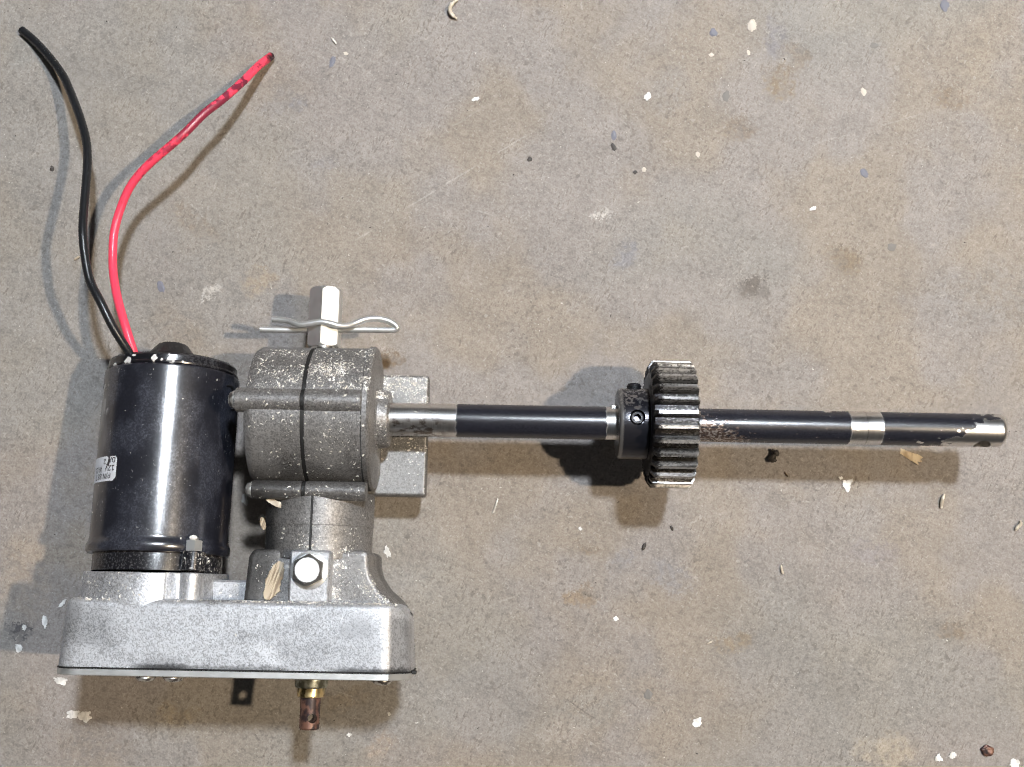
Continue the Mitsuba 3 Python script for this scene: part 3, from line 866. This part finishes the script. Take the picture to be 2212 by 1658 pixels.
def blob(u, v, a, b, ang, seed, height=0.3, rough=0.35):
    """a lump or flake lying on the floor; a, b: half sizes in pixels of the 2212-wide picture"""
    r = np.random.default_rng(seed)
    m = trimesh.creation.icosphere(3, 1.0)
    p = np.array(m.vertices)
    p = p * (1 + rough * (meshkit.noise(p * 1.7 + r.random(3) * 50, seed)[:, None] - 0.5) * 2)
    k = HC / F
    h = height * min(a, b) * k
    p = p * [a * k, b * k, h]
    t = math.radians(ang)
    p = p @ np.array([[math.cos(t), math.sin(t), 0], [-math.sin(t), math.cos(t), 0], [0, 0, 1]])
    m.vertices = p + G(u, v) + [0, 0, h * 0.55]
    return m


def flat(u, v, a, b, ang, seed, thick=0.0003, n=22, rough=0.55, hole=False):
    """a thin ragged flake"""
    r = np.random.default_rng(seed)
    th = np.linspace(0, 2 * np.pi, n, endpoint=False)
    rad = 1 + rough * (meshkit.noise(np.stack([np.cos(th) * 1.6 + seed, np.sin(th) * 1.6, th * 0], 1), seed) - 0.5) * 2 + 0.12 * r.standard_normal(n)
    k = HC / F
    pts = np.stack([np.cos(th) * rad * a * k, np.sin(th) * rad * b * k], 1)
    poly = affinity.rotate(Polygon(pts).buffer(0), ang, origin=(0, 0))
    if poly.geom_type != 'Polygon':
        poly = max(poly.geoms, key=lambda g: g.area)
    if hole:
        poly = poly.difference(affinity.translate(affinity.scale(poly, 0.45, 0.4), 0.1 * a * k, 0))
        if poly.geom_type != 'Polygon':
            poly = max(poly.geoms, key=lambda g: g.area)
    m = trimesh.creation.extrude_polygon(poly, thick, engine='earcut')
    m.apply_translation(G(u, v) + [0, 0, 0.00015])
    return m


# the big chip on the foot of the column, and small ones near it
def chip_on_housing(p0, p1, width, z, thick, seed):
    a, b = L(*p0, z), L(*p1, z)
    d = (b - a)[:2]
    ln = np.linalg.norm(d)
    t = np.linspace(0, 1, 14)
    prof_ = np.interp(t, [0, 0.12, 0.35, 0.6, 0.85, 1], [0.35, 0.7, 1, 1, 0.75, 0.3]) * width / 2
    r = np.random.default_rng(seed)
    out = np.vstack([np.stack([t * ln, prof_ * (1 + 0.1 * r.standard_normal(14))], 1), np.stack([t * ln, -prof_ * (1 + 0.1 * r.standard_normal(14))], 1)[::-1]])
    m = shard(out, thick, 0.03, seed)
    ang = math.atan2(d[1], d[0])
    m.apply_transform(trimesh.transformations.rotation_matrix(ang, [0, 0, 1]))
    m.apply_translation([a[0], a[1], z])
    return m


put('wood_chip', chip_on_housing((608, 1214), (578, 1296), 7.0, 16.9, 1.1, 3), 'mat_chip', smooth=False)
tag('wood_chip', 'large brown leaf shaped wood chip lying on the cast foot left of the flange bolt', 'wood chip')
put('wood_chip_001', chip_on_housing((576, 1079), (619, 1098), 2.6, 15.5, 0.7, 5), 'mat_straw', smooth=False)
tag('wood_chip_001', 'narrow pale wood splinter lying below the lower screw of the worm housing', 'wood chip')
put('wood_chip_002', chip_on_housing((571, 1145), (566, 1118), 2.4, 12.2, 0.6, 8), 'mat_chip', smooth=False)
tag('wood_chip_002', 'small reddish brown chip on the dark left side of the column', 'wood chip')
o = np.array([(0, 0), (6, 1.2), (11, 1.8), (15.5, 2.6), (18.0, 2.2), (17.0, 0.8), (18.6, 0.2), (16.4, -1.0), (17.6, -2.2), (13, -2.0), (8, -1.5), (4, -0.8)]) / 1000
m = shard(o, 0.0008, 0.0, 4)
a, b = G(1922, 962), G(1986, 996)
m.apply_transform(trimesh.transformations.rotation_matrix(math.atan2(b[1] - a[1], b[0] - a[0]), [0, 0, 1]))
m.apply_transform(trimesh.transformations.rotation_matrix(math.radians(-9), [0, 1, 0], [0.018, 0, 0]))
m.apply_translation([a[0], a[1], 0.0012])
put('wood_chip_003', m, 'mat_splinter', smooth=False, local=False)
tag('wood_chip_003', 'yellowish torn wood splinter on the floor below the far end of the shaft', 'wood chip')


def curl(pts, r, key, mat, label, cat, taper=(0.5, 0.8, 1, 1, 1, 0.9, 0.6)):
    put(key, tube([G(u, v, r * 1.05 + h) for u, v, h in pts], r, 10, 6, taper), mat, smooth=60, local=False)
    tag(key, label, cat)


curl([(990, 0, 0.0), (982, 4, 0.001), (973, 14, 0.0016), (972, 24, 0.0016), (978, 34, 0.001), (987, 41, 0)], 0.0010, 'wood_shaving', 'mat_straw', 'curved pale wood shaving lying at the top edge of the floor', 'wood shaving')
curl([(716, 82, 0), (726, 95, 0.0003)], 0.00055, 'wood_shaving_001', 'mat_grit', 'short straight white sliver on the floor right of the red wire tip', 'wood shaving')
curl([(1076, 1076, 0), (1070, 1096, 0.0002), (1064, 1110, 0)], 0.0005, 'wood_shaving_002', 'mat_grit', 'thin white splinter on the floor between mounting plate and gear', 'wood shaving')
curl([(2040, 1068, 0), (2036, 1080, 0.0008), (2033, 1098, 0)], 0.0009, 'wood_shaving_003', 'mat_straw', 'short tan twig on the floor below the shaft tip', 'wood shaving')
curl([(2204, 1125, 0), (2205, 1133, 0.0005), (2198, 1139, 0.0005), (2194, 1146, 0)], 0.0009, 'wood_shaving_004', 'mat_straw', 'curled tan shaving on the floor at the right edge', 'wood shaving')
curl([(1687, 1221, 0), (1689, 1232, 0.0004), (1691, 1240, 0)], 0.0007, 'wood_shaving_005', 'mat_straw', 'short upright tan splinter on open floor right of the gear shadow', 'wood shaving')
curl([(1528, 1391, 0), (1540, 1385, 0)], 0.0005, 'wood_shaving_006', 'mat_straw', 'tiny tan splinter on a brown stain of the lower floor', 'wood shaving')
curl([(160, 562, 0), (171, 554, 0.0003)], 0.0006, 'wood_shaving_007', 'mat_straw', 'pale splinter on the floor left of the black wire', 'wood shaving')
curl([(1667, 972, 0), (1676, 980, 0.001), (1668, 990, 0.001), (1676, 996, 0)], 0.0016, 'bark_crumb', 'mat_dark_bit', 'ragged black crumb in the shaft shadow right of the gear', 'crumb', (0.5, 1.1, 0.7, 1.2, 0.5))
curl([(1694, 1020, 0), (1702, 1030, 0)], 0.0004, 'bark_crumb_001', 'mat_bark', 'thin brown fibre at the lower edge of the shaft shadow', 'crumb')
put('bark_crumb_002', blob(1391, 1181, 4, 8, -25, 31, 0.6), 'mat_dark_bit', smooth=40, local=False)
tag('bark_crumb_002', 'black seed like crumb on the floor below the gear', 'crumb')
put('bark_crumb_003', blob(1451, 1141, 3, 6, 20, 32, 0.5), 'mat_dark_bit', smooth=40, local=False)
tag('bark_crumb_003', 'small black crumb at the tip of the gear shadow', 'crumb')
put('rust_lump', blob(2133, 1622, 14, 11, -25, 33, 0.5, 0.3), 'mat_rust', smooth=True, local=False)
tag('rust_lump', 'reddish brown crumbly lump on the floor in the bottom right corner', 'lump')

FLAKES = [  # u, v, half sizes, turn, hole, label
    (160, 1543, 15, 10, 0, False, 'white paint flake below the left end of the gear case, left of a touching pair'),
    (183, 1549, 17, 11, 10, True, 'white paint flake with a grey middle, right of a touching pair below the gear case'),
    (129, 1470, 16, 9, -10, True, 'speckled white flake just under the left end of the cover plate'),
    (137, 1302, 5, 13, -35, False, 'white flake touching the upper left corner of the gear case'),
    (97, 1342, 6, 13, 5, True, 'thin translucent flake on the grey shadow left of the gear case'),
    (53, 1357, 5, 7, 15, False, 'small white flake beside the dark round stain at the left'),
    (40, 1400, 8, 11, 25, True, 'white flake below the dark round stain at the left'),
    (837, 1192, 9, 15, 12, True, 'white flake on the floor right of the column'),
    (1829, 1048, 12, 11, 50, False, 'white flake under the shaft shadow, the larger of two'),
    (1815, 1033, 5, 4, 0, False, 'small white flake at the edge of the shaft shadow, the smaller of two'),
    (1506, 1560, 12, 10, 20, True, 'ragged white flake on the lower floor right of the middle'),
    (2057, 1631, 11, 8, 30, False, 'solid white flake near the bottom edge left of the rust lump'),
    (2027, 1637, 9, 8, 0, True, 'broken white flake near the bottom edge, left of a solid one'),
    (2192, 1652, 13, 10, 30, False, 'white flake cut by the bottom right corner'),
    (529, 1079, 8, 13, 0, False, 'white drop shaped flake in the gap between motor and column'),
    (1399, 209, 10, 8, 40, False, 'white angular flake on the upper floor right of the middle'),
    (1330, 1336, 6, 5, 0, False, 'round white flake on the empty floor below the gear'),
    (1027, 215, 9, 5, 0, False, 'white flake with a dark top edge on the upper middle floor'),
    (1755, 452, 9, 4, 25, False, 'thin white flake on the right floor above the shaft'),
    (1254, 1143, 5, 4, 0, False, 'tiny white flake on the floor left of the gear shadow'),
    (755, 1587, 6, 5, 0, False, 'white flake right of the rusty stub shaft tip'),
    (841, 1543, 4, 4, 0, False, 'tiny white flake below the right end of the gear case'),
    (565, 1117, 8, 6, 20, True, 'small curled flake against the left side of the column'),
    (590, 1020, 0, 0, 0, False, ''),
]
for j, (u, v, a, b, ang, hole, lab) in enumerate(FLAKES):
    if not lab:
        continue
    k = 'paint_flake' + (f'_{j:03d}' if j else '')
    put(k, flat(u, v, a * 0.88, b * 0.88, ang, 100 + j, thick=0.0005, rough=0.4), 'mat_paint_chip', smooth=False, local=False)
    tag(k, lab, 'paint flake')
STONES = [
    (1625, 56, 11, 14, 0, 'mat_pale_stone', 'large pale pebble set in the floor near the top edge'),
    (1541, 71, 8, 10, 30, 'mat_blue_stone', 'small blue grey pebble near the top edge, left of a pale one'),
    (2040, 13, 10, 13, 0, 'mat_blue_stone', 'blue grey pebble at the top edge near the right corner'),
    (1568, 209, 8, 12, -10, 'mat_grey_stone', 'dark grey oval pebble on the upper right floor'),
    (1888, 99, 11, 6, 0, 'mat_grey_stone', 'flat dark pebble in the upper right'),
    (1865, 198, 6, 9, 30, 'mat_pale_stone', 'cream pebble in the upper right below a dark flat one'),
    (1537, 119, 6, 4, 0, 'mat_pale_stone', 'tiny cream pebble under the blue grey pebble at the top'),
    (1617, 114, 4, 6, 0, 'mat_pale_stone', 'tiny cream pebble under the large pale pebble'),
    (1866, 375, 11, 8, -40, 'mat_blue_stone', 'blue grey chip on the right floor midway to the shaft'),
    (1927, 534, 10, 9, 0, 'mat_grey_stone', 'dark grey chip above the right part of the shaft'),
    (718, 133, 6, 13, -22, 'mat_blue_stone', 'long blue pebble right of the red wire tip'),
    (348, 620, 8, 14, 15, 'mat_blue_stone', 'dark blue grey pebble right of the red wire'),
    (1400, 1501, 8, 12, -12, 'mat_grey_stone', 'grey oval pebble alone on the lower floor'),
    (1326, 293, 6, 11, 0, 'mat_blue_stone', 'blue grey sliver of stone on the upper middle floor'),
    (1507, 334, 5, 6, 0, 'mat_pale_stone', 'cream grain on the floor above the gear'),
    (1391, 367, 5, 5, 0, 'mat_pale_stone', 'cream square grain on the floor above the gear hub'),
    (1372, 373, 5, 4, 0, 'mat_dark_bit', 'tiny black grain left of the cream square grain'),
    (1144, 345, 6, 5, 0, 'mat_dark_bit', 'small black grain on the upper middle floor'),
    (1325, 318, 5, 9, 20, 'mat_dark_bit', 'small black sliver under the blue grey sliver of stone'),
    (112, 365, 5, 6, 0, 'mat_dark_bit', 'dark grain on the floor left of the black wire'),
    (747, 116, 5, 4, 0, 'mat_pale_stone', 'round cream grain right of the short white sliver'),
]
for j, (u, v, a, b, ang, mat, lab) in enumerate(STONES):
    k = 'pebble' + (f'_{j:03d}' if j else '')
    put(k, blob(u, v, a * 0.9, b * 0.9, ang, 200 + j, 0.16, 0.4), mat, smooth=50, local=False)
    tag(k, lab, 'pebble')


# ------------------------------------------------------------------ sawdust on the castings and grit on the floor (one mesh each)
OCT_V = np.array([[1, 0, 0], [-1, 0, 0], [0, 1, 0], [0, -1, 0], [0, 0, 1], [0, 0, -1.0]])
OCT_F = np.array([[0, 2, 4], [2, 1, 4], [1, 3, 4], [3, 0, 4], [2, 0, 5], [1, 2, 5], [3, 1, 5], [0, 3, 5]])


def specks(pos, nor, size, seed, longish=2.0):
    r = np.random.default_rng(seed)
    n = len(pos)
    t = r.standard_normal((n, 3))
    t -= nor * (t * nor).sum(1, keepdims=True)
    t /= np.linalg.norm(t, axis=1, keepdims=True)
    b = np.cross(nor, t)
    sa = size * (0.7 + 0.9 * r.random(n) ** 2) * (1 + (longish - 1) * r.random(n))
    sb = size * (0.45 + 0.4 * r.random(n))
    sc = size * (0.25 + 0.35 * r.random(n))
    jit = 1 + 0.3 * r.standard_normal((n, 6, 1))
    ov = OCT_V[None] * jit
    v = pos[:, None] + ov[:, :, :1] * (t * sa[:, None])[:, None] + ov[:, :, 1:2] * (b * sb[:, None])[:, None] + (ov[:, :, 2:] + 0.6) * (nor * sc[:, None])[:, None]
    f = OCT_F[None] + (np.arange(n) * 6)[:, None, None]
    return trimesh.Trimesh(v.reshape(-1, 3), f.reshape(-1, 3), process=False)


def dusted(key, count, where, seed, least=0.25):
    m = MESH[key]
    nn = m.face_normals
    np.random.seed(seed)
    p, fi = trimesh.sample.sample_surface(m, count * 150, seed=seed)
    k = np.random.default_rng(seed + 99).permutation(len(p))
    p, fi = p[k], fi[k]
    n = nn[fi]
    q = (p - O) @ R * 1000
    r = np.random.default_rng(seed)
    keep = (n[:, 2] > least) & (r.random(len(p)) < where(q) * np.clip(n[:, 2], 0, 1))
    p, n = p[keep][:count], n[keep][:count]
    return p, n


def clump(q, s, seed):
    return np.clip((meshkit.fbm(q * s, 3, seed) - 0.34) * 2.2, 0.08, 1)


P_, N_ = [], []
for key, count, where in (
    (Hs, 900, lambda q: np.where(q[:, 1] > 9, 1, 0.10) * clump(q, 0.12, 1) * np.clip((q[:, 0] + 74) / 14, 0.15, 1)),
    (Hs + '_001', 1900, lambda q: np.where(q[:, 1] > 9, 1, 0.055) * clump(q, 0.10, 2)),
    (GM + '__column', 1700, lambda q: np.clip((q[:, 0] + 52) / 14, 0.07, 1) * np.clip((-q[:, 1] - 50) / 18, 0.05, 1) * clump(q, 0.13, 3)),
    (GM + '__mounting_plate', 1500, lambda q: np.where(q[:, 1] > -14, 1, 0.12) * (q[:, 0] > -18) * clump(q, 0.09, 4)),
    (K, 330, lambda q: np.where(q[:, 1] > -87.5, 1, 0.012)),
    (M + '__end_bell', 60, lambda q: (q[:, 0] > -104) * 1.0),
    (M, 20, lambda q: 0.3 + 0.7 * (q[:, 1] < -55)),
    (GM + '__shaft', 40, lambda q: (q[:, 0] < 18) * 1.0),
):
    a, b = dusted(key, count, where, len(P_) + 11)
    P_.append(a)
    N_.append(b)
# a drift along the joint between the column's foot and the gear case
r = np.random.default_rng(77)
n = 430
x = np.concatenate([r.uniform(-70, 0, 300), r.uniform(-145, -70, 130)])
yy = -85.3 - np.abs(r.normal(0, 0.7, n))
zz = np.where(x > -71, 16.4, 28.0) + r.normal(0, 0.3, n) + np.where((x > -49) & (x < -31), 9.4, 0)
zz = np.maximum(zz, 27.2 - 0.0 * x) * (r.random(n) < 2)
P_.append(W(np.stack([x, yy, zz], 1)))
N_.append(np.tile(R @ np.array([0, 0, 1.0]), (n, 1)))
P_, N_ = np.vstack(P_), np.vstack(N_)
sizes = 0.00029 * (0.5 + 1.5 * rng.random(len(P_)) ** 4) 
scene['sawdust'] = mikit.ply(specks(P_, N_, sizes, 5, 1.5), 'mat_sawdust', smooth=False)
tag('sawdust', 'pale sawdust sprinkled over the castings of the gear motor', 'sawdust', kind='stuff')

for key, seed, n, size, mat, lab in (('grit', 21, 1900, 0.00019, 'mat_grit', 'pale grit and sawdust grains scattered over the concrete'),
                                     ('dark_grit', 22, 420, 0.00026, 'mat_dark_bit', 'dark crumbs and grains scattered over the concrete')):
    r = np.random.default_rng(seed)
    u, v = r.uniform(-60, 2270, n), r.uniform(-60, 1720, n)
    pos = np.stack([(u - 1106) * HC / F, (829 - v) * HC / F, np.full(n, 0.0)], 1)
    scene[key] = mikit.ply(specks(pos, np.tile([0, 0, 1.0], (n, 1)), size * (0.6 + 1.5 * r.random(n) ** 6), seed, 1.3), mat, smooth=False)
    tag(key, lab, 'grit', kind='stuff')
